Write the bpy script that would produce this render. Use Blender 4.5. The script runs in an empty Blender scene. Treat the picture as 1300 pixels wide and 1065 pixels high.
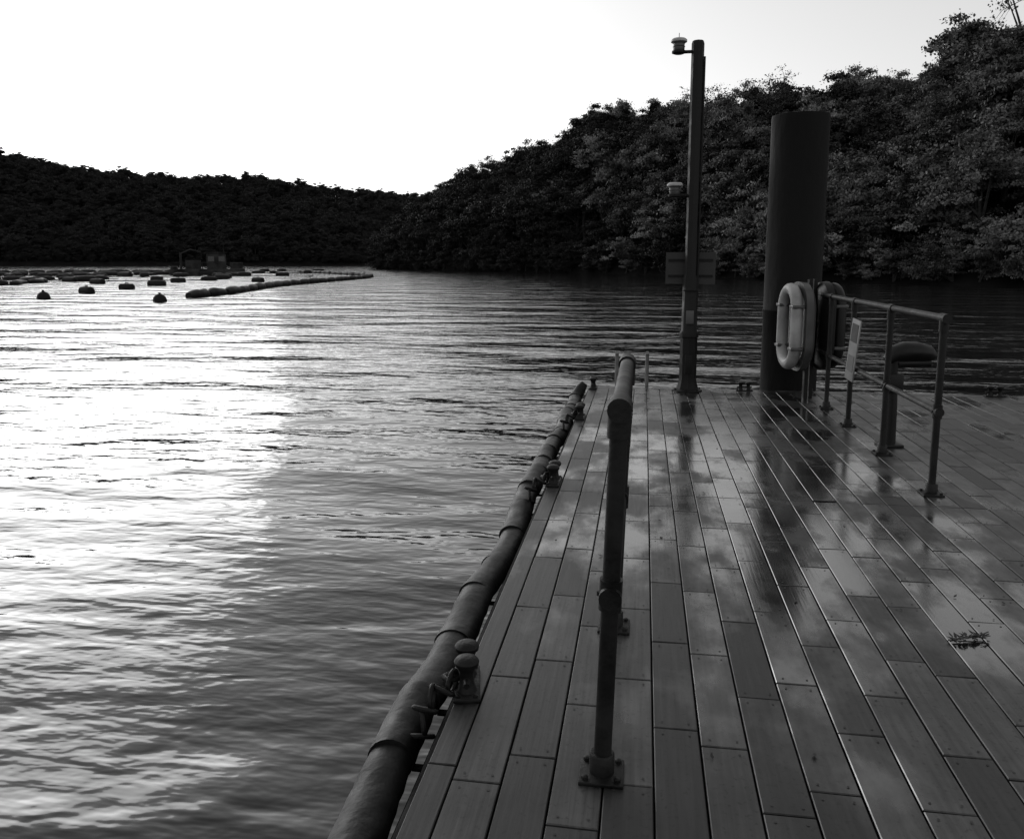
import bpy, math, random
import numpy as np
from mathutils import Vector, Matrix, noise
random.seed(7)
S = bpy.context.scene
S.view_settings.view_transform = 'Standard'
S.view_settings.look = 'None'
S.view_settings.exposure = 0
COL = S.collection

# ------------------------------------------------------------------ materials
def mat(name, v, rough=0.5, metal=0.0, var=0.3, scale=6.0, bump=0.0, bscale=30.0, stretch=(1,1,1), spec=0.5):
    m = bpy.data.materials.new(name); m.use_nodes = True
    nt = m.node_tree; N = nt.nodes; L = nt.links
    b = N['Principled BSDF']
    tc = N.new('ShaderNodeTexCoord'); mp = N.new('ShaderNodeMapping')
    mp.inputs['Scale'].default_value = stretch
    L.new(tc.outputs['Object'], mp.inputs['Vector'])
    nz = N.new('ShaderNodeTexNoise'); nz.inputs['Scale'].default_value = scale
    nz.inputs['Detail'].default_value = 6
    L.new(mp.outputs[0], nz.inputs['Vector'])
    mr = N.new('ShaderNodeMapRange')
    mr.inputs['From Min'].default_value = 0.3; mr.inputs['From Max'].default_value = 0.7
    mr.inputs['To Min'].default_value = v*(1-var); mr.inputs['To Max'].default_value = v*(1+var)
    L.new(nz.outputs['Fac'], mr.inputs['Value'])
    L.new(mr.outputs[0], b.inputs['Base Color'])
    mr2 = N.new('ShaderNodeMapRange')
    mr2.inputs['From Min'].default_value = 0.3; mr2.inputs['From Max'].default_value = 0.7
    mr2.inputs['To Min'].default_value = rough*0.8; mr2.inputs['To Max'].default_value = min(1, rough*1.25)
    L.new(nz.outputs['Fac'], mr2.inputs['Value']); L.new(mr2.outputs[0], b.inputs['Roughness'])
    b.inputs['Metallic'].default_value = metal
    b.inputs['Specular IOR Level'].default_value = spec
    if bump > 0:
        n2 = N.new('ShaderNodeTexNoise'); n2.inputs['Scale'].default_value = bscale; n2.inputs['Detail'].default_value = 5
        L.new(mp.outputs[0], n2.inputs['Vector'])
        bp = N.new('ShaderNodeBump'); bp.inputs['Distance'].default_value = bump
        L.new(n2.outputs['Fac'], bp.inputs['Height']); L.new(bp.outputs[0], b.inputs['Normal'])
    return m

M_rail = mat('galvanised_dark', 0.011, 0.50, 0.1, 0.6, 9, 0.002, 60, spec=.25)
M_pole = mat('pole_steel', 0.012, 0.6, 0.1, 0.5, 7, 0.002, 50, spec=.2)
M_pile = mat('rusty_pile', 0.007, 0.75, 0.0, 0.8, 2.5, 0.014, 9, (1,1,0.35), spec=.15)
M_rub = mat('black_rubber', 0.007, 0.48, 0, 0.8, 5, 0.012, 10, spec=.25)
M_cast = mat('cast_iron', 0.008, 0.50, 0.1, 0.4, 14, 0.003, 60, spec=.25)
M_hull = mat('pontoon_side', 0.005, 0.8, 0, 0.5, 4, 0.004, 20, spec=.1)
M_white = mat('white_plastic', 0.40, 0.45, 0, 0.25, 6)
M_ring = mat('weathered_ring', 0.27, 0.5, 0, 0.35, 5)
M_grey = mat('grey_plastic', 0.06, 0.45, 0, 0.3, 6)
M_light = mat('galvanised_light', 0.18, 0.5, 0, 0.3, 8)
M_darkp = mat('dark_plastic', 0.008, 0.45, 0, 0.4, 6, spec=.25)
M_sign = mat('sign_back', 0.03, 0.6, 0.2, 0.3, 5)
M_buoy = mat('buoy_black', 0.008, 0.6, 0, 0.5, 3, spec=.2)
M_bark = mat('bark', 0.03, 0.9, 0, 0.4, 3, spec=.1)
M_ground = mat('hillside_soil', 0.008, 1.0, 0, 0.6, 0.3, spec=0.02)
M_barge = mat('barge_paint', 0.035, 0.8, 0, 0.8, 0.8, spec=.1)
M_ink = mat('print', 0.02, 0.6, 0, 0.1, 5)
M_weed = mat('dead_leaf', 0.008, 0.6, 0, 0.4, 30)
M_bird = mat('gull_plumage', 0.35, 0.7, 0, 0.3, 8)

# ------------------------------------------------------------------ mesh builder
class B:
    def __init__(s): s.v=[]; s.f=[]; s.m=[]; s.sm=[]; s.mats=[]
    def mi(s, m):
        if m not in s.mats: s.mats.append(m)
        return s.mats.index(m)
    def add(s, vs, fs, m, smooth=False):
        o=len(s.v); s.v += [tuple(x) for x in vs]; k=s.mi(m)
        for f in fs:
            s.f.append(tuple(i+o for i in f)); s.m.append(k); s.sm.append(smooth)
    def box(s, c, d, m, rot=None, bev=0.0):
        x,y,z=[q/2 for q in d]; b=min(bev, x*.9,y*.9,z*.9)
        if b<=0:
            vs=[Vector((i*x,j*y,k*z)) for i in(-1,1) for j in(-1,1) for k in(-1,1)]
            fs=[(0,1,3,2),(4,6,7,5),(0,4,5,1),(2,3,7,6),(0,2,6,4),(1,5,7,3)]
        else:
            import bmesh
            bm=bmesh.new(); bmesh.ops.create_cube(bm,size=1)
            for v in bm.verts: v.co=Vector((v.co.x*2*x,v.co.y*2*y,v.co.z*2*z))
            bmesh.ops.bevel(bm,geom=bm.edges[:],offset=b,segments=2,affect='EDGES',profile=.5)
            bm.verts.index_update()
            vs=[v.co.copy() for v in bm.verts]; fs=[[v.index for v in f.verts] for f in bm.faces]; bm.free()
        if rot is not None: vs=[rot@v for v in vs]
        c=Vector(c); s.add([v+c for v in vs],fs,m)
    def tube(s, pts, rad, m, n=14, closed=False, cap=True, smooth=True, flat=1.0):
        pts=[Vector(p) for p in pts]; k=len(pts)
        if not hasattr(rad,'__len__'): rad=[rad]*k
        vs=[]; prev=None
        for i,p in enumerate(pts):
            if closed: t=(pts[(i+1)%k]-pts[i-1])
            else: t=pts[min(i+1,k-1)]-pts[max(i-1,0)]
            t.normalize()
            if prev is None:
                a=Vector((0,0,1)) if abs(t.z)<.9 else Vector((1,0,0))
                u=t.cross(a).normalized()
            else:
                u=(prev-t*prev.dot(t)).normalized()
            prev=u; w=t.cross(u)
            for j in range(n):
                an=2*math.pi*j/n
                vs.append(p+(u*math.cos(an)+w*math.sin(an)*flat)*rad[i])
        fs=[]
        for i in range(k if closed else k-1):
            a=i*n; b=((i+1)%k)*n
            for j in range(n):
                fs.append((a+j,a+(j+1)%n,b+(j+1)%n,b+j))
        s.add(vs,fs,m,smooth)
        if cap and not closed:
            s.add(vs[:n],[tuple(range(n))[::-1]],m); s.add(vs[-n:],[tuple(range(n))],m)
    def lathe(s, c, prof, m, n=24, smooth=True):
        vs=[];fs=[]
        for r,z in prof:
            for j in range(n):
                an=2*math.pi*j/n; vs.append((c[0]+r*math.cos(an),c[1]+r*math.sin(an),c[2]+z))
        for i in range(len(prof)-1):
            for j in range(n):
                fs.append((i*n+j,i*n+(j+1)%n,(i+1)*n+(j+1)%n,(i+1)*n+j))
        fs.append(tuple(range(n))[::-1]); fs.append(tuple(range((len(prof)-1)*n,len(prof)*n)))
        s.add(vs,fs,m,smooth)
    def obj(s, name, parent=None, loc=(0,0,0), rot=(0,0,0), link=True):
        me=bpy.data.meshes.new(name); me.from_pydata(s.v,[],s.f)
        for m in s.mats: me.materials.append(m)
        me.polygons.foreach_set('material_index',s.m); me.polygons.foreach_set('use_smooth',s.sm)
        me.update()
        try: me.set_sharp_from_angle(angle=math.radians(40))
        except Exception: pass
        o=bpy.data.objects.new(name,me); o.location=loc; o.rotation_euler=rot
        if link: COL.objects.link(o)
        if parent: o.parent=parent
        return o
def empty(name, loc=(0,0,0), rot=(0,0,0)):
    o=bpy.data.objects.new(name,None); o.location=loc; o.rotation_euler=rot; COL.objects.link(o); o.empty_display_size=.2
    return o

WZ=-0.5   # water level, deck top is z=0

# ------------------------------------------------------------------ deck
XL, XR, Y0, Y1 = -0.61, 9.0, -5.0, 9.90
def plank_material():
    m=bpy.data.materials.new('wet_decking'); m.use_nodes=True; nt=m.node_tree; N=nt.nodes; L=nt.links
    b=N['Principled BSDF']; g=N.new('ShaderNodeNewGeometry')
    at=N.new('ShaderNodeAttribute'); at.attribute_name='tone'
    mp=N.new('ShaderNodeMapping'); mp.inputs['Scale'].default_value=(60,2.5,60); L.new(g.outputs['Position'],mp.inputs[0])
    gr=N.new('ShaderNodeTexNoise'); gr.inputs['Scale'].default_value=1.0; gr.inputs['Detail'].default_value=5; L.new(mp.outputs[0],gr.inputs['Vector'])
    bl=N.new('ShaderNodeTexNoise'); bl.inputs['Scale'].default_value=3.5; bl.inputs['Detail'].default_value=8; bl.inputs['Roughness'].default_value=.65; L.new(g.outputs['Position'],bl.inputs['Vector'])
    sp=N.new('ShaderNodeTexNoise'); sp.inputs['Scale'].default_value=55; sp.inputs['Detail'].default_value=3; L.new(g.outputs['Position'],sp.inputs['Vector'])
    def mr(src,a,b_,c,d):
        r=N.new('ShaderNodeMapRange'); r.inputs[1].default_value=a; r.inputs[2].default_value=b_; r.inputs[3].default_value=c; r.inputs[4].default_value=d
        L.new(src,r.inputs[0]); return r.outputs[0]
    def op(o,a,b_,c=None):
        q=N.new('ShaderNodeMath'); q.operation=o
        for i,v in enumerate((a,b_,c)):
            if v is None: continue
            if isinstance(v,(int,float)): q.inputs[i].default_value=v
            else: L.new(v,q.inputs[i])
        return q.outputs[0]
    base=op('MULTIPLY',op('MULTIPLY',at.outputs['Fac'],mr(gr.outputs['Fac'],.3,.7,.66,1.32)),mr(bl.outputs['Fac'],.3,.7,.45,1.55))
    base=op('MULTIPLY',base,mr(sp.outputs['Fac'],.30,.42,.45,1.0))
    mpw=N.new('ShaderNodeMapping'); mpw.inputs['Scale'].default_value=(1.6,0.9,1); mpw.inputs['Location'].default_value=(3.1,1.7,0); L.new(g.outputs['Position'],mpw.inputs[0])
    wn=N.new('ShaderNodeTexNoise'); wn.inputs['Scale'].default_value=1.35; wn.inputs['Detail'].default_value=6; wn.inputs['Roughness'].default_value=.6; L.new(mpw.outputs[0],wn.inputs['Vector'])
    sx=N.new('ShaderNodeSeparateXYZ'); L.new(g.outputs['Position'],sx.inputs[0])
    ab=op('ABSOLUTE',op('SUBTRACT',sx.outputs['X'],.80),0)
    st=mr(ab,.2,1.4,.13,-.03)
    sy=mr(sx.outputs['Y'],2.6,4.0,-.14,.06)
    s2=op('MULTIPLY_ADD',at.outputs['Fac'],3.0,op('ADD',op('ADD',wn.outputs['Fac'],st),sy))
    w=mr(s2,.62,.80,0,1)
    L.new(op('ADD',mr(w,0,1,.42,.13),mr(bl.outputs['Fac'],.3,.7,-.03,.07)),b.inputs['Roughness'])
    L.new(mr(w,0,1,.38,.9),b.inputs['Specular IOR Level'])
    L.new(mr(w,.35,1,0,.65),b.inputs['Coat Weight']); b.inputs['Coat Roughness'].default_value=.14; b.inputs['Coat IOR'].default_value=1.45
    L.new(op('MULTIPLY',base,mr(w,0,1,1,.40)),b.inputs['Base Color'])
    bp=N.new('ShaderNodeBump'); bp.inputs['Distance'].default_value=.0013; L.new(gr.outputs['Fac'],bp.inputs['Height'])
    L.new(mr(w,0,1,.9,.35),bp.inputs['Strength'])
    L.new(bp.outputs[0],b.inputs['Normal'])
    return m
M_deck=plank_material()
V=[];F=[];T=[]
def plank(x0,x1,y0,y1,tone):
    c=.0028; o=len(V); dz=random.uniform(-.001,.001)
    tx=random.uniform(-.0009,.0009)
    V.extend([(x0,y0,-.03),(x1,y0,-.03),(x1,y1,-.03),(x0,y1,-.03),
      (x0,y0,-c+dz-tx),(x1,y0,-c+dz+tx),(x1,y1,-c+dz+tx),(x0,y1,-c+dz-tx),
      (x0+c,y0+c,dz-tx),(x1-c,y0+c,dz+tx),(x1-c,y1-c,dz+tx),(x0+c,y1-c,dz-tx)])
    for f in [(0,1,5,4),(1,2,6,5),(2,3,7,6),(3,0,4,7),(4,5,9,8),(5,6,10,9),(6,7,11,10),(7,4,8,11),(8,9,10,11)]:
        F.append(tuple(i+o for i in f)); T.append(tone)
PW=.146; gap=.006
screws=[]
cols=[(-.61,-.525)]
x=-.519
while x<XR:
    cols.append((x,x+PW-gap)); x+=PW
SEAM=5.27
for ci,(a,b) in enumerate(cols):
    ct=random.uniform(.9,1.1)
    for (s0,s1) in ((Y0,SEAM),(SEAM,Y1-.15)):
        Lp=.62
        off=[0,.5,.2,.72,.38,.9][ci%6]*Lp+random.uniform(-.05,.05)
        if ci==0: Lp=2.4
        y=s0-off
        while y<s1:
            y2=y+Lp
            if s1-y2<.10: y2=s1+.001
            p0=max(y,s0); p1=min(y2,s1)
            if p1-p0>.012:
                plank(a,b,p0+gap/2,p1-gap/2,.036*ct*random.uniform(.5,1.55))
                for yy in (p0+.035,p1-.035):
                    if ci>0 and p1-p0>.1:
                        for xx in (a+.028,b-.028): screws.append((xx,yy))
            y=y2
x=XL
while x<XR:
    plank(x,min(x+2.4,XR)-gap,Y1-.147,Y1,.04*random.uniform(.8,1.2)); x+=2.4
me=bpy.data.meshes.new('pontoon_deck'); me.from_pydata(V,[],F); me.materials.append(M_deck)
at=me.attributes.new('tone','FLOAT','FACE'); at.data.foreach_set('value',T)
pont=empty('pontoon_jetty')
dk=bpy.data.objects.new('deck_boards',me); COL.objects.link(dk); dk.parent=pont
b=B()
for (sx,sy) in screws:
    if sy<-1 or sx>5: continue
    r=.0045; b.add([(sx+r*math.cos(k*math.pi/3),sy+r*math.sin(k*math.pi/3),.0022) for k in range(6)],[tuple(range(6))],M_ink)
b.obj('deck_screws',pont)
b=B()
b.box(((XL+XR)/2,(Y0+Y1)/2,-.07),(XR-XL-.02,Y1-Y0-.02,.075),M_hull)
b.box((XL-.002,(Y0+Y1)/2,-.12),(.05,Y1-Y0,.18),M_hull,bev=.01)
b.box(((XL+XR)/2,Y1+.004,-.12),(XR-XL,.04,.18),M_hull,bev=.01)
yy=Y0+.6
while yy<Y1-.5:
    b.box(((XL+XR)/2,yy+.8,-.42),(XR-XL-.25,1.9,.58),M_hull,bev=.05); yy+=2.1
b.box((-.66,(Y0+Y1)/2,-.22),(.10,Y1-Y0,.03),M_hull,bev=.005)
b.obj('pontoon_frame_and_floats',pont)

# rubber fender sleeve along the pontoon edge
b=B(); y=Y0
path=lambda y:(-.775+.014*math.sin(y*1.7)+.012*math.sin(y*4.1+1), y, -.140+.018*math.sin(y*2.3+.6)+.010*math.sin(y*5.3))
while y<9.75:
    Ls=random.uniform(.36,.56); y2=min(y+Ls,9.8)
    n=10; pts=[path(y+(y2-y)*i/n) for i in range(n+1)]
    sag=random.uniform(.004,.016); tw=random.uniform(-.014,.014)
    pts=[(p[0]+tw*(i/n-.5),p[1],p[2]-sag*math.sin(math.pi*i/n)) for i,p in enumerate(pts)]
    r0=random.uniform(.079,.085)
    rr=[r0-.001]+[r0+.001]+[r0+.0005-.006*(i/n)**.7+random.uniform(-.003,.003) for i in range(n-1)]
    b.tube(pts,rr,M_rub,n=22,flat=random.uniform(.82,.98))
    b.box((-.665,y+.03,-.175),(.12,.03,.010),M_hull)
    y=y2-.03
p=path(9.8)
b.tube([p,(p[0]+.02,9.88,p[2]+.03),(p[0]+.06,9.95,p[2]+.10),(p[0]+.10,9.98,p[2]+.16)],[.08,.075,.065,.045],M_rub,n=16)
b.obj('rubber_fender')

# ------------------------------------------------------------------ mooring cleats
def cleat(loc, rz=0, chain=False, sc=1.0):
    b=B()
    b.box((0,0,.009),(.10,.27,.018),M_cast,bev=.005)
    for s in(-1,1):
        b.lathe((0,s*.062,.016),[(.040,0),(.033,.015),(.027,.04),(.027,.075),(.034,.092),(.046,.105),(.048,.118),(.040,.130),(.02,.137),(.002,.138)],M_cast,20)
    b.tube([(0,-.12,.062),(0,-.06,.066),(0,.06,.066),(0,.12,.062)],[.012,.017,.017,.012],M_cast,12)
    for s in(-1,1):
        for t in (-1,1): b.lathe((t*.034,s*.115,.018),[(.009,0),(.009,.006),(.004,.009)],M_cast,6,False)
    if chain:
        def link(c,R):
            pts=[]
            for i in range(20):
                a=2*math.pi*i/20; pts.append(Vector((math.cos(a)*.024, math.sin(a)*.042,0)))
            mt=Matrix.Rotation(R[2],3,'Z')@Matrix.Rotation(R[1],3,'Y')@Matrix.Rotation(R[0],3,'X')
            b.tube([mt@q+Vector(c) for q in pts],.010,M_cast,8,closed=True)
        ch=[(-.055,-.05,.045),(-.09,-.08,.03),(-.13,-.10,.012),(-.155,-.13,-.02),(-.16,-.155,-.06),(-.165,-.165,-.105)]
        for i,c in enumerate(ch): link(c,(.2 if i%2 else 1.5,.5,.9+.2*i))
        b.tube([(-.03,.0,.03),(-.07,.02,.04),(-.09,-.02,.05),(-.07,-.06,.055),(-.02,-.03,.05)],.011,M_cast,8)
    o=b.obj('mooring_cleat',None,loc,(0,0,rz)); o.scale=(sc,)*3
cleat((-.590,2.70,0),.2,True,.92)
cleat((-.575,5.46,0),0,True,.92)
cleat((-.575,7.83,0),0,True,.92)
cleat((-.565,9.72,0),0,False,.9)
cleat((1.18,9.80,0),math.pi/2,False,.7)
cleat((3.88,9.80,0),math.pi/2,False,.8)

# ------------------------------------------------------------------ railings
def flange(b,x,y,m):
    b.box((x,y,.006),(.13,.13,.012),m,bev=.003)
    b.lathe((x,y,.012),[(.037,0),(.037,.055),(.033,.06)],m,16)
    for i in(-1,1):
        for j in(-1,1): b.lathe((x+i*.047,y+j*.047,.012),[(.010,0),(.010,.009),(.005,.012)],m,6,False)
def railing(x0, ys, H, mid, r, lean):
    b=B(); m=M_rail
    fx=lambda z: x0+lean*z
    for y in ys:
        flange(b,x0,y,m)
        b.tube([(fx(.0),y,.01),(fx(H*.5),y,H*.5),(fx(H),y,H)],r,m,18)
        b.tube([(fx(mid-.045),y,mid-.045),(fx(mid+.045),y,mid+.045)],r*1.28,m,18)
        b.tube([(fx(H-.085),y,H-.085),(fx(H-.01),y,H-.01)],r*1.28,m,18)
        b.lathe((fx(mid)-r*1.3,y,mid),[(.006,-.006),(.006,.006)],m,8)
    ya,yb=ys[0],ys[-1]
    b.tube([(fx(H),ya-r*.9,H),(fx(H),yb+r*.9,H)],r,m,18)
    b.tube([(fx(mid),ya,mid),(fx(mid),yb,mid)],r*.92,m,18)
    for y in ys:
        e=.055
        b.tube([(fx(H),y-e,H),(fx(H),y+e,H)],r*1.3,m,18)
        b.tube([(fx(mid),y-e*.8,mid),(fx(mid),y+e*.8,mid)],r*1.25,m,18)
    return b.obj('metal_railing')
railing(-.09,[2.26,3.26],1.10,.56,.026,.030)
railing(1.87,[5.56,6.70,7.82,8.74,9.62],1.14,.545,.023,.0)

# ------------------------------------------------------------------ nav light pole
PX,PY=.525,9.70
pole=empty('navigation_light_pole',(PX,PY,0))
b=B()
b.lathe((0,0,0),[(.17,0),(.17,.015),(.125,.03),(.105,.10),(.098,.14),(.098,.62),(.108,.63),(.108,.68),(.09,.70),(.086,1.30),(.07,1.34),(.069,3.84),(.06,3.87)],M_pole,8,False)
for i in range(6):
    a=i*math.pi/3+.3; b.lathe((.145*math.cos(a),.145*math.sin(a),.015),[(.014,0),(.014,.018),(.006,.022)],M_pole,6,False)
b.tube([(-.085,-.09,1.16),(.085,-.09,1.16)],.008,M_pole,8)
b.box((0,-.098,.86),(.085,.012,.15),M_grey,bev=.004)
b.box((0,-.105,.32),(.08,.02,.22),M_pole,bev=.004)
b.tube([(.075,-.02,.9),(.075,-.02,3.7)],.012,M_pole,8)
b.obj('pole_shaft',pole)
def navlamp(z,nm):
    b=B()
    b.tube([(-.05,0,z-.10),(-.20,0,z-.10)],.018,M_pole,10)
    b.box((-.03,0,z-.10),(.03,.09,.10),M_pole,bev=.004)
    c=(-.205,-.0,z-.10)
    b.lathe(c,[(.05,-.02),(.075,-.01),(.075,.012)],M_pole,24)
    b.lathe(c,[(.055,.012),(.062,.03),(.062,.05),(.068,.055),(.062,.06),(.062,.085),(.068,.09),(.07,.10)],M_grey,24)
    b.lathe(c,[(.078,.10),(.088,.105),(.088,.125),(.07,.14),(.02,.146)],M_white,24)
    b.tube([(c[0],0,z+.04),(c[0],0,z+.10)],.004,M_grey,6)
    b.obj(nm,pole)
navlamp(3.86,'upper_lamp'); navlamp(2.32,'lower_lamp')
b=B()
b.box((.0,.10,1.41),(.56,.006,.36),M_sign)
b.box((.0,.09,1.50),(.50,.012,.03),M_pole); b.box((.0,.09,1.32),(.50,.012,.03),M_pole)
b.obj('sign_plate',pole)

# ------------------------------------------------------------------ steel pile
b=B(); R=.325
prof=[(R,-5),(R,0),(R,.9),(R+.004,.905),(R+.004,.925),(R,.93),(R,3.12),(R-.004,3.15),(R-.02,3.155),(R-.02,2.9)]
b.lathe((0,0,0),prof,M_pile,48)
b.obj('steel_mooring_pile',None,(1.75,10.32,0))
b=B()
pts=[(1.75+.42*math.cos(a),10.32+.42*math.sin(a),-.12) for a in [2*math.pi*i/32 for i in range(32)]]
b.tube(pts,.05,M_cast,10,closed=True); b.box((1.45,9.98,-.12),(.08,.2,.1),M_cast); b.box((2.05,9.98,-.12),(.08,.2,.1),M_cast)
b.obj('pile_guide_collar',pont)

# ------------------------------------------------------------------ ladder top
b=B()
for xx in(-.30,.06):
    b.tube([(xx,10.0,-1.2),(xx,10.0,.34),(xx,9.98,.39),(xx,9.94,.41)],.022,M_light,12)
for z in(-.9,-.62,-.34,-.06): b.tube([(-.30,10.0,z),(.06,10.0,z)],.013,M_light,10)
b.obj('boarding_ladder')

# ------------------------------------------------------------------ lifebuoys
def rr_path(w,h,r,n=8):
    pts=[]
    for cx,cz,a0 in((w/2-r,h/2-r,0),(-w/2+r,h/2-r,90),(-w/2+r,-h/2+r,180),(w/2-r,-h/2+r,270)):
        for i in range(n+1):
            a=math.radians(a0+90*i/n); pts.append((cx+r*math.cos(a),0,cz+r*math.sin(a)))
    return pts
def lifebuoy(loc,rz,mring,mback):
    b=B()
    b.tube(rr_path(.46,.80,.225),.062,mring,16,closed=True)
    for (x,z) in((.23,.22),(-.23,.22),(.23,-.22),(-.23,-.22)): b.box((x,0,z),(.130,.130,.035),M_grey,bev=.01)
    q=rr_path(.64,.95,.28,10); n=len(q)
    vs=[(p[0],.075,p[2]) for p in q]+[(p[0]*.98,.15,p[2]*.98) for p in q]+[(p[0]*.8,.19,p[2]*.85) for p in q]
    fs=[tuple(range(n)),tuple(range(2*n,3*n))[::-1]]+[(i,n+i,n+(i+1)%n,(i+1)%n) for i in range(n)]+[(n+i,2*n+i,2*n+(i+1)%n,n+(i+1)%n) for i in range(n)]
    b.add(vs,fs,mback)
    b.box((0,.20,-.15),(.06,.04,1.3),M_pole)
    b.obj('lifebuoy_on_stand',None,loc,(0,0,rz))
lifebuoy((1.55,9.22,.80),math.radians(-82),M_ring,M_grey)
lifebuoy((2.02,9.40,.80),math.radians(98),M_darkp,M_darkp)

# ------------------------------------------------------------------ notice on rail
b=B()
b.box((0,0,0),(.20,.012,.54),M_light,bev=.003)
b.box((0,-.0075,.15),(.15,.003,.16),M_ink)
b.box((0,-.0075,-.12),(.14,.003,.14),M_grey)
b.tube([(0,.02,-.26),(0,.02,.26)],.01,M_pole,8)
b.obj('notice_board',None,(1.83,7.62,.72),(math.radians(-3),math.radians(5),math.radians(-84)))

# ------------------------------------------------------------------ black pedestal with hooded head
b=B()
b.box((0,0,.012),(.17,.17,.024),M_darkp,bev=.006)
b.tube([(0,0,.02),(0,0,.35),(-.01,0,.62),(-.005,0,.74)],[.058,.05,.045,.05],M_darkp,14,flat=.8)
b.box((-.0,.0,.52),(.13,.12,.16),M_darkp,bev=.02)
b.tube([(-.06,0,.70),(-.01,0,.755),(.07,0,.775),(.17,0,.775),(.26,0,.76),(.31,0,.735)],[.05,.085,.10,.098,.085,.05],M_darkp,18,flat=.8)
b.tube([(.02,-.0,.68),(.28,0,.685)],.04,M_darkp,12)
b.obj('service_pedestal',None,(2.01,7.02,0),(0,0,math.radians(9)))

# ------------------------------------------------------------------ twig + fallen leaves
b=B()
def leafblade(c,ang,l,w,el):
    d=Vector((math.cos(ang),math.sin(ang),el)); s=Vector((-math.sin(ang),math.cos(ang),random.uniform(-.3,.3))); c=Vector(c)
    b.add([c,c+d*l*.45+s*w,c+d*l,c+d*l*.45-s*w],[(0,1,2,3)],M_weed)
b.tube([(-.09,-.02,.006),(-.03,0,.014),(.03,.012,.012),(.09,.045,.02)],[.003,.004,.004,.002],M_weed,6)
for i in range(80):
    t=random.uniform(-1,1); leafblade((.08*t,.02*t+random.uniform(-.014,.014),.008+random.uniform(0,.010)),random.uniform(0,6.28),random.uniform(.015,.035),.006,random.uniform(0,.4))
b.obj('fallen_twig',None,(1.32,3.36,0),(0,0,.1))
b=B()
for i in range(130):
    x=random.uniform(-.5,4.5); y=random.uniform(1.6,9.7)
    leafblade((x,y,.004),random.uniform(0,6.28),random.uniform(.010,.034),random.uniform(.004,.011),random.uniform(0,.3))
b.obj('fallen_leaves')

# ------------------------------------------------------------------ water
m=bpy.data.materials.new('river_water'); m.use_nodes=True; nt=m.node_tree; N=nt.nodes; L=nt.links
bs=N['Principled BSDF']; bs.inputs['Base Color'].default_value=(.010,.010,.010,1); bs.inputs['Roughness'].default_value=.08; bs.inputs['IOR'].default_value=1.38
g=N.new('ShaderNodeNewGeometry')
def wn(scale,st,rot,det,dist):
    mp=N.new('ShaderNodeMapping'); mp.inputs['Scale'].default_value=st; mp.inputs['Rotation'].default_value=(0,0,rot); L.new(g.outputs['Position'],mp.inputs[0])
    n=N.new('ShaderNodeTexNoise'); n.inputs['Scale'].default_value=scale; n.inputs['Detail'].default_value=det; n.inputs['Distortion'].default_value=dist
    L.new(mp.outputs[0],n.inputs['Vector']); return n.outputs['Fac']
def mul(a,k,add=None):
    q=N.new('ShaderNodeMath'); q.operation='MULTIPLY_ADD'; L.new(a,q.inputs[0]); q.inputs[1].default_value=k
    if add: L.new(add,q.inputs[2])
    else: q.inputs[2].default_value=0
    return q.outputs[0]
h=mul(wn(.5,(.5,1,1),.25,1,.2),.19)
h=mul(wn(1.5,(.45,1,1),-.12,1,.3),.052,h)
h=mul(wn(4.5,(.42,1,1),.2,2,.3),.024,h)
h=mul(wn(11,(.45,1,1),.05,2,.15),.007,h)
bp=N.new('ShaderNodeBump'); bp.inputs['Distance'].default_value=1.0; bp.inputs['Strength'].default_value=1.0
L.new(h,bp.inputs['Height']); L.new(bp.outputs[0],bs.inputs['Normal'])
b=B(); W=2500
b.add([(-W,-W,WZ),(W,-W,WZ),(W,W,WZ),(-W,W,WZ)],[(0,1,2,3)],m)
b.obj('river_water')

# ------------------------------------------------------------------ hills
def interp(P,n):
    P=np.array(P,float); k=len(P); out=[]
    for i in np.linspace(0,k-1,n):
        a=int(min(i,k-2)); t=i-a
        p0=P[max(a-1,0)];p1=P[a];p2=P[a+1];p3=P[min(a+2,k-1)]
        out.append(.5*((2*p1)+(-p0+p2)*t+(2*p0-5*p1+4*p2-p3)*t*t+(-p0+3*p1-3*p2+p3)*t**3))
    return np.array(out)
def hill(name,ctrl,n,K,nzs,amp,pw,lift=0):
    A=interp(ctrl,n); rows=[]
    for i in range(n):
        sx,sy,rx,ry,rz=A[i]; rz+=lift
        for k in range(K+1):
            t=-.05+1.75*k/K
            x=sx+(rx-sx)*t; y=sy+(ry-sy)*t
            tt=min(max(t,0),1)
            z=WZ-.3+(rz-WZ)*tt**pw if t>0 else WZ-.6+t*6
            if t>1: z=rz-.3*(t-1)*10
            if t>.03: z+=amp*noise.noise(Vector((x*nzs,y*nzs,3.3)))*min(1,t*4)
            rows.append((x,y,z))
    fs=[(i*(K+1)+k,(i+1)*(K+1)+k,(i+1)*(K+1)+k+1,i*(K+1)+k+1) for i in range(n-1) for k in range(K)]
    bb=B(); bb.add(rows,fs,M_ground,True); bb.obj(name)
    return np.array(rows).reshape(n,K+1,3)
right=[(95,35,140,85,30),(60,50,85,95,27),(28.4,68.2,45.3,113.5,24.5),(22.2,76,33.7,121.8,19.8),(13,88,18.3,134.5,20.8),(7.5,100,6,147.8,21),
       (-9.1,126,-9.1,160.5,23),(-20,138,-19.4,174,19),(-31,151,-30,188,17.5),(-44,168,-42,201,16.5),(-55,182,-56,219,12),(-62,190,-72,225,2)]
left=[(-20,330,-30,440,26),(-60.6,324.6,-81,432.7,27),(-91,319.7,-121,426,29),(-135,302.6,-181.6,406.6,35),(-199.3,282.3,-270,382.5,41.5),
      (-229.6,272.4,-312.5,370.7,47),(-281,259,-384,354,53),(-365,225,-508,314,50),(-480,150,-640,220,50)]
GR=hill('right_wooded_hill',right,90,26,.06,1.2,.9)
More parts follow.
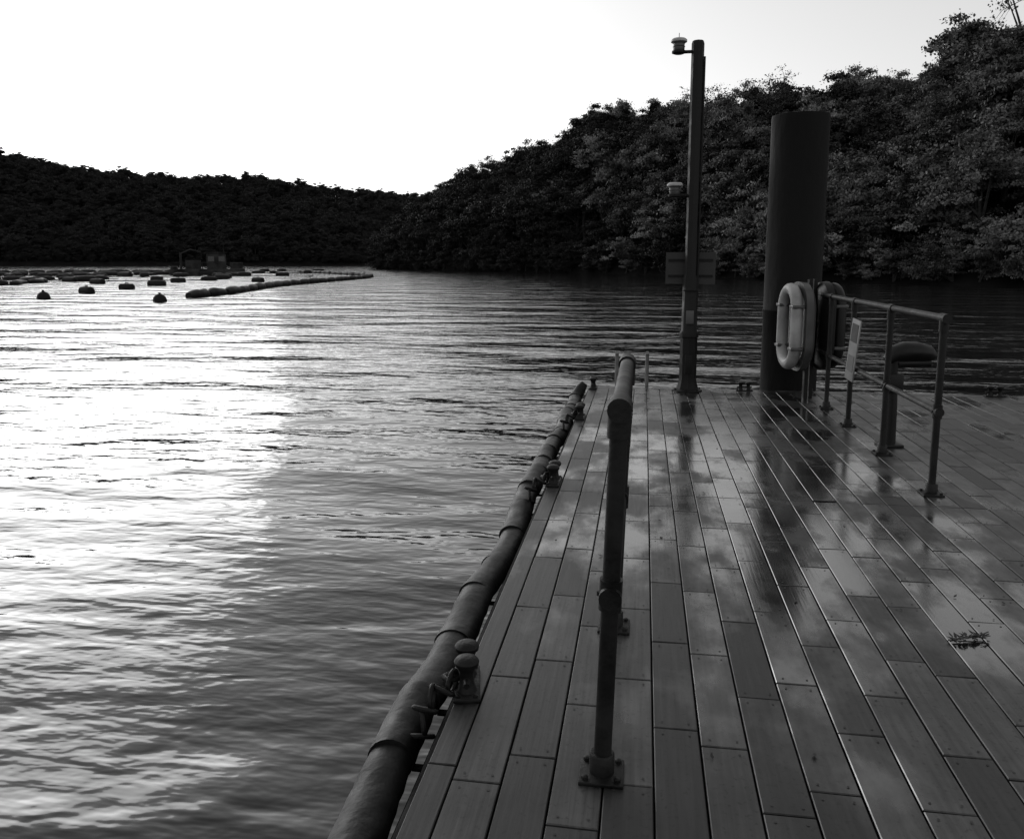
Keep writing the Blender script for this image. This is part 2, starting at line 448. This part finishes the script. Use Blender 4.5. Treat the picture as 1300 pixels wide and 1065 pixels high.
GL=hill('far_wooded_hill',left,90,20,.02,4.0,.9,1.5)

# ------------------------------------------------------------------ trees
def leaf_mat(name,lo,hi,qlo,qhi):
    m=bpy.data.materials.new(name); m.use_nodes=True; nt=m.node_tree; N=nt.nodes; L=nt.links
    b=N['Principled BSDF']; b.inputs['Roughness'].default_value=.6; b.inputs['Specular IOR Level'].default_value=.2
    oi=N.new('ShaderNodeObjectInfo'); g=N.new('ShaderNodeNewGeometry')
    n=N.new('ShaderNodeTexNoise'); n.inputs['Scale'].default_value=.45; n.inputs['Detail'].default_value=5; L.new(g.outputs['Position'],n.inputs['Vector'])
    r=N.new('ShaderNodeMapRange'); r.inputs[1].default_value=.40; r.inputs[2].default_value=.64; r.inputs[3].default_value=lo; r.inputs[4].default_value=hi; L.new(n.outputs['Fac'],r.inputs[0])
    q=N.new('ShaderNodeMapRange'); q.inputs[3].default_value=qlo; q.inputs[4].default_value=qhi; L.new(oi.outputs['Random'],q.inputs[0])
    mm=N.new('ShaderNodeMath'); mm.operation='MULTIPLY'; L.new(r.outputs[0],mm.inputs[0]); L.new(q.outputs[0],mm.inputs[1]); L.new(mm.outputs[0],b.inputs['Base Color'])
    return m
M_leaf=leaf_mat('sunlit_tone_foliage',.016,.18,.30,1.8)  # lighter leaf copy: sunlight on the right bank put into the colour
M_leaf2=leaf_mat('shade_tone_foliage',.007,.024,.5,1.3)  # darker copy of the same leaves: hillside shade put into the colour
tree_coll=bpy.data.collections.new('broadleaf_tree_kinds')
shade_coll=bpy.data.collections.new('shade_tone_tree_kinds')
def tree_variant(seed,nclump,leafs,ls,tall,spread):
    rs=np.random.RandomState(seed); b=B()
    b.tube([(0,0,-1),(.05,0,1),(.1,.05,2.2*tall),(0,.1,4.0*tall)],[.32,.25,.18,.08],M_bark,8)
    C=[]; lobes=[]
    for i in range(7):
        d=rs.normal(size=3); d/=np.linalg.norm(d); d[2]=abs(d[2])*1.1-.3
        lobes.append(np.array([d[0]*1.9*spread,d[1]*1.9*spread,4.0*tall+d[2]*2.0*tall]))
    for i in range(nclump):
        l=lobes[i%7]; c=l+rs.normal(size=3)*np.array([.85,.85,.65])*spread; R=rs.uniform(.38,.95)
        C.append((c,R))
    for c in lobes:
        z0=rs.uniform(1.2,3.0)*tall; mid=c*.5+np.array([0,0,z0*.55])
        b.tube([(0.05,0.05,z0),tuple(mid),tuple(c)],[.12,.08,.04],M_bark,5)
    for i,(c,R) in enumerate(C):
        l=lobes[i%7]; b.tube([tuple(l),tuple((l+c)/2+rs.normal(size=3)*.1),tuple(c)],[.04,.025,.01],M_bark,4,cap=False)
        for q in range(2):
            e=c+rs.normal(size=3)*R*.7; b.tube([tuple(c),tuple(e)],[.015,.006],M_bark,3,cap=False)
    P=[]
    for c,R in C:
        n=int(leafs*R*R)
        d=rs.normal(size=(n,3)); d/=np.linalg.norm(d,axis=1)[:,None]
        d[:,2]=np.where(d[:,2]<-.3,-d[:,2]*.6,d[:,2])
        rad=R*(.3+.8*rs.rand(n)**.5)*(1+.25*rs.normal(size=n))
        P.append(np.concatenate([c+d*rad[:,None]*np.array([1.1,1.1,.75]),d],axis=1))
    P=np.concatenate(P); n=len(P)
    nr=P[:,3:]+rs.normal(size=(n,3))*.7; nr/=np.linalg.norm(nr,axis=1)[:,None]
    a=np.cross(nr,rs.normal(size=(n,3))); a/=np.linalg.norm(a,axis=1)[:,None]; c2=np.cross(nr,a)
    s=(ls*rs.uniform(.5,1.4,size=n))[:,None]
    p=P[:,:3]; q=np.stack([p-a*s,p+c2*s*.6,p+a*s,p-c2*s*.6],axis=1).reshape(-1,3)
    b.add([tuple(x) for x in q],[(4*i,4*i+1,4*i+2,4*i+3) for i in range(n)],M_leaf)
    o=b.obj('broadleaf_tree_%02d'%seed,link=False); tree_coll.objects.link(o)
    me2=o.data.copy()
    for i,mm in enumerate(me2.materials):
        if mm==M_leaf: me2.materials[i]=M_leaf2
    o2=bpy.data.objects.new('shade_tone_tree_%02d'%seed,me2); shade_coll.objects.link(o2)  # same tree mesh, only with the shade-toned leaves
    return o
tree_variant(1,46,260,.15,1.0,1.0)
tree_variant(2,40,270,.14,1.12,.85)
tree_variant(3,52,240,.155,.9,1.2)
tree_variant(4,42,160,.13,1.2,.95)
tree_variant(5,46,260,.15,.75,1.05)
tree_variant(6,34,45,.11,1.25,1.1)
NV=6
def forest(name,pts,rots,scl,idx,coll):
    me=bpy.data.meshes.new(name); me.from_pydata(pts,[],[])
    a=me.attributes.new('rot','FLOAT_VECTOR','POINT'); a.data.foreach_set('vector',np.array(rots,float).ravel())
    a=me.attributes.new('scl','FLOAT_VECTOR','POINT'); a.data.foreach_set('vector',np.array(scl,float).ravel())
    a=me.attributes.new('idx','INT','POINT'); a.data.foreach_set('value',idx)
    o=bpy.data.objects.new(name,me); COL.objects.link(o)
    ng=bpy.data.node_groups.new(name+'_gn','GeometryNodeTree')
    ng.interface.new_socket('Geometry',in_out='INPUT',socket_type='NodeSocketGeometry')
    ng.interface.new_socket('Geometry',in_out='OUTPUT',socket_type='NodeSocketGeometry')
    N=ng.nodes; L=ng.links
    gi=N.new('NodeGroupInput'); go=N.new('NodeGroupOutput'); ip=N.new('GeometryNodeInstanceOnPoints')
    ci=N.new('GeometryNodeCollectionInfo'); ci.inputs['Collection'].default_value=coll
    ci.inputs['Separate Children'].default_value=True; ci.inputs['Reset Children'].default_value=True
    def na(nm,t):
        q=N.new('GeometryNodeInputNamedAttribute'); q.data_type=t; q.inputs['Name'].default_value=nm; return q.outputs['Attribute']
    er=N.new('FunctionNodeEulerToRotation'); L.new(na('rot','FLOAT_VECTOR'),er.inputs[0])
    L.new(gi.outputs[0],ip.inputs['Points']); L.new(ci.outputs[0],ip.inputs['Instance']); ip.inputs['Pick Instance'].default_value=True
    L.new(na('idx','INT'),ip.inputs['Instance Index']); L.new(er.outputs[0],ip.inputs['Rotation']); L.new(na('scl','FLOAT_VECTOR'),ip.inputs['Scale'])
    L.new(ip.outputs[0],go.inputs[0])
    md=o.modifiers.new('instances','NODES'); md.node_group=ng
    return o
def scatter(G,step_i,tstep,smin,smax,seed,K,low=False):
    rs=np.random.RandomState(seed); pts=[];rots=[];scl=[];idx=[]
    n=G.shape[0]
    def samp(i,k):
        i=min(max(i,0),n-1.001); k=min(max(k,0),K-.001); a=int(i);c=int(k);u=i-a;w=k-c
        return (G[a,c]*(1-u)+G[a+1,c]*u)*(1-w)+(G[a,c+1]*(1-u)+G[a+1,c+1]*u)*w
    i=0.0
    while i<n-1.01:
        base=samp(i,2)
        k=K*.05/1.75+.25; row=0
        while k<K*1.25/1.75:
            p=samp(i+rs.uniform(-.45,.45)*1.2,k)
            s=rs.uniform(smin,smax)
            if not low and rs.rand()<.10: s*=1.2
            v=rs.choice(NV,p=[.22,.2,.2,.16,.19,.03])
            t=1.75*k/K-.05; sink=.5
            if low: sink=1.9*s; v=[0,2,4,1][rs.randint(4)]
            if row==0: s*=.55; v=4; sink=1.6*s
            elif row==1: s*=.8; v=[2,4][rs.randint(2)]; sink=1.5*s
            if not low and .9<t<1.1 and rs.rand()<.2: v=5; s*=1.05
            pts.append((p[0],p[1],p[2]-sink)); rots.append((rs.uniform(-.08,.08),rs.uniform(-.08,.08),rs.uniform(0,6.28)))
            scl.append((s*rs.uniform(.9,1.15),s*rs.uniform(.9,1.15),s*rs.uniform(.85,1.15))); idx.append(int(v))
            L0=np.linalg.norm(samp(i,K*.6)[:2]-base[:2])+1e-6
            k+= (tstep*.5 if row<2 else tstep*rs.uniform(.8,1.2))/L0*(K*.5)
            row+=1
        d=np.linalg.norm(samp(min(i+1,n-1.01),K*.3)[:2]-samp(i,K*.3)[:2])+1e-6
        i+=min(step_i/d,3)
    return pts,rots,scl,idx
P,R_,S_,I_=scatter(GR,3.3,3.8,.7,1.2,11,26)
P.append((18.0,133.0,21)); R_.append((0,0,1.0)); S_.append((1.25,1.25,1.2)); I_.append(5)
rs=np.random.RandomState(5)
sel=[ (p[0]+ rs.normal()*9) > -2 and rs.rand()>.15 for p in P]  # lit leaf tone towards the right of the hill, shaded tone elsewhere
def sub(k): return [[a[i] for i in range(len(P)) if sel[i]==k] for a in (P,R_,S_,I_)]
forest('sunlit_tone_woodland',*sub(True),tree_coll)
forest('shade_tone_woodland',*sub(False),shade_coll)
P2,R2,S2,I2=scatter(GL,4.2,5.2,.7,1.25,12,20,True)
forest('far_woodland',P2,R2,S2,I2,shade_coll)

# ------------------------------------------------------------------ floating booms, buoys, barge
def boom(pts,r,seg=2.6):
    P=interp([(p[0],p[1],0) for p in pts],200); b=B(); 
    d=np.cumsum([0]+[np.linalg.norm(P[i+1]-P[i]) for i in range(len(P)-1)])
    s=0
    while s+seg<d[-1]:
        q=[]
        for i in range(6):
            t=s+(seg-.25)*i/5; q.append((np.interp(t,d,P[:,0])+random.uniform(-.05,.05),np.interp(t,d,P[:,1]),WZ+r*.35+random.uniform(-.03,.03)))
        rr=r*random.uniform(.85,1.15)
        b.tube(q,[rr*.6,rr,rr,rr,rr,rr*.6],M_buoy,12); s+=seg
    q=[(np.interp(t,d,P[:,0]),np.interp(t,d,P[:,1]),WZ+.02) for t in np.linspace(0,d[-1],80)]
    b.tube(q,.06,M_buoy,6)
    b.obj('floating_boom')
boom([(-24.3,41.7),(-25.2,48.7),(-27.5,58),(-29,67.6),(-30,81),(-31.5,92.8),(-36,105),(-46,118),(-58.5,135)],.30)
boom([(-64,60),(-52,60.6),(-53.5,65),(-54.7,69.2),(-62,74)],.27)
boom([(-95,100),(-80,101.8),(-68,110),(-61,117)],.3)
boom([(-110,120),(-90,128),(-70,138)],.3)
boom([(-72,74),(-60,77),(-56,82)],.3)
def buoy(x,y,l,r):
    b=B()
    if l<.1:
        b.lathe((0,0,0),[(r*.3,-r*.6),(r*.9,-r*.3),(r,.1*r),(r*.85,r*.6),(r*.5,r*.95),(r*.18,r*1.05),(r*.16,r*1.3),(r*.05,r*1.32)],M_buoy,18)
    else:
        b.tube([(-l/2,0,r*.3),(-l/2+.1,0,r*.32),(0,0,r*.36),(l/2-.1,0,r*.32),(l/2,0,r*.3)],[r*.6,r,r*1.05,r,r*.6],M_buoy,16)
        b.tube([(-.1,0,r*1.3),(-.1,0,r*1.55),(.1,0,r*1.55),(.1,0,r*1.3)],.03,M_buoy,6)
    b.obj('mooring_buoy',None,(x,y,WZ),(0,0,random.uniform(-.4,.6)))
for q in [(-31.4,39.6,0,.34),(-34.4,47.2,1.0,.28),(-36.2,54,1.1,.28),(-23.6,37.8,0,.34),(-53.8,71.5,1.6,.32),(-57.9,82,1.4,.34),(-38.7,61.7,1.4,.3),(-42.5,71.2,1.3,.3),(-65.8,98,2.2,.4),(-48,90,1.8,.35),(-60,108,2,.35),(-71,90,1.6,.35),(-52,100,2.2,.35),(-45,84,1.6,.33),(-47,66,1.5,.32),(-36,74,1.3,.3)]:
    buoy(*q)
for (x0,y0,x1,y1,n) in [(-75,84,-46,103,9),(-92,112,-52,124,11),(-86,92,-62,104,8),(-100,132,-60,146,10),(-66,66,-44,78,6)]:
    b=B()
    for i in range(n):
        t=(i+random.uniform(-.25,.25))/(n-1); x=x0+(x1-x0)*t; y=y0+(y1-y0)*t; l=random.uniform(1.0,2.4); r=random.uniform(.26,.4)
        a=random.uniform(-.3,.8); dx,dy=math.cos(a)*l/2,math.sin(a)*l/2
        b.tube([(x-dx,y-dy,WZ+r*.3),(x-dx*.8,y-dy*.8,WZ+r*.33),(x,y,WZ+r*.36),(x+dx*.8,y+dy*.8,WZ+r*.33),(x+dx,y+dy,WZ+r*.3)],[r*.6,r,r*1.05,r,r*.6],M_buoy,12)
    b.tube([(x0,y0,WZ+.02),((x0+x1)/2,(y0+y1)/2-.6,WZ+.02),(x1,y1,WZ+.02)],.06,M_buoy,6)
    b.obj('mussel_line_floats')
bg=empty('work_barge',(-61,110,WZ),(0,0,math.radians(28)))
b=B()
b.box((0,0,.35),(10.0,4.2,.9),M_barge,bev=.12)
b.box((-4.4,0,.95),(.8,3.4,.4),M_barge,bev=.05)
b.box((1.2,0,1.9),(2.6,2.6,2.2),M_barge,bev=.08); b.box((1.2,0,3.08),(3.0,3.0,.12),M_barge)
for i in(-.7,.7): b.box((1.2+i,-1.31,2.2),(.8,.05,.7),M_grey)
b.box((-1.9,.3,1.4),(2.0,2.4,1.2),M_barge,bev=.06); b.box((3.8,.2,1.2),(1.6,2.4,.9),M_barge,bev=.06)
b.tube([(-3.5,0,.8),(-3.5,0,3.0)],.16,M_barge,8); b.tube([(-3.5,0,2.9),(-2.2,0,3.5),(-.8,0,3.1)],.1,M_barge,8); b.tube([(-.8,0,3.1),(-.8,0,2.2)],.03,M_barge,6)
b.tube([(2.2,0,3.1),(2.2,0,4.6)],.05,M_barge,6)
for i in range(8): b.tube([(-4.7+i*1.34,-2.0,.8),(-4.7+i*1.34,-2.0,1.7)],.035,M_barge,6)
b.tube([(-4.7,-2.0,1.7),(4.68,-2.0,1.7)],.03,M_barge,6)
b.obj('hull_and_cabin',bg)
b=B()
b.tube([(-.24,0,.20),(-.14,0,.19),(0,0,.17),(.10,0,.19),(.16,0,.25),(.18,0,.31),(.215,0,.335),(.25,0,.325)],[.012,.045,.075,.07,.045,.038,.036,.015],M_bird,12)
b.tube([(.24,0,.328),(.30,0,.318)],[.014,.004],M_ink,6)
for s in(-1,1):
    b.tube([(.08,s*.055,.20),(-.06,s*.065,.19),(-.26,s*.02,.20)],[.03,.04,.008],M_grey,8,flat=.4)
    b.tube([(0,s*.03,.11),(.0,s*.03,0)],.007,M_ink,6)
    b.box((.02,s*.03,.003),(.05,.04,.006),M_ink)
b.obj('seagull',None,(-29.15,70,WZ+.39),(0,0,.4)).scale=(1.3,)*3

# ------------------------------------------------------------------ light
AZ=-41; EL=11
w=bpy.data.worlds.new('World'); S.world=w; w.use_nodes=True; nt=w.node_tree; N=nt.nodes; L=nt.links
bg_=N['Background']; sk=N.new('ShaderNodeTexSky'); sk.sky_type='NISHITA'; sk.sun_disc=False
sk.sun_elevation=math.radians(EL); sk.sun_rotation=math.radians(AZ); sk.air_density=1.0; sk.dust_density=2.0
bw=N.new('ShaderNodeRGBToBW'); L.new(sk.outputs[0],bw.inputs[0])
pw=N.new('ShaderNodeMath'); pw.operation='POWER'; pw.inputs[1].default_value=.58; L.new(bw.outputs[0],pw.inputs[0])
ml=N.new('ShaderNodeMath'); ml.operation='MULTIPLY'; ml.inputs[1].default_value=2.7; L.new(pw.outputs[0],ml.inputs[0])
L.new(ml.outputs[0],bg_.inputs[0]); bg_.inputs[1].default_value=.15
sd=bpy.data.lights.new('sun','SUN'); sd.energy=.5; sd.angle=math.radians(32); sd.color=(1,1,1)
so=bpy.data.objects.new('sun',sd); COL.objects.link(so)
d=Vector((math.sin(math.radians(AZ))*math.cos(math.radians(EL)),math.cos(math.radians(AZ))*math.cos(math.radians(EL)),math.sin(math.radians(EL))))
so.rotation_euler=d.to_track_quat('Z','Y').to_euler(); so.location=(0,0,40)

# ------------------------------------------------------------------ camera
cd=bpy.data.cameras.new('camera'); cam=bpy.data.objects.new('camera',cd); COL.objects.link(cam)
cd.sensor_width=36; cd.lens=29.08; cd.shift_y=-.0346; cd.clip_end=6000; cd.clip_start=.05
cam.location=(0,0,1.5); cam.rotation_euler=(math.radians(81.5),0,math.radians(9))
S.camera=cam
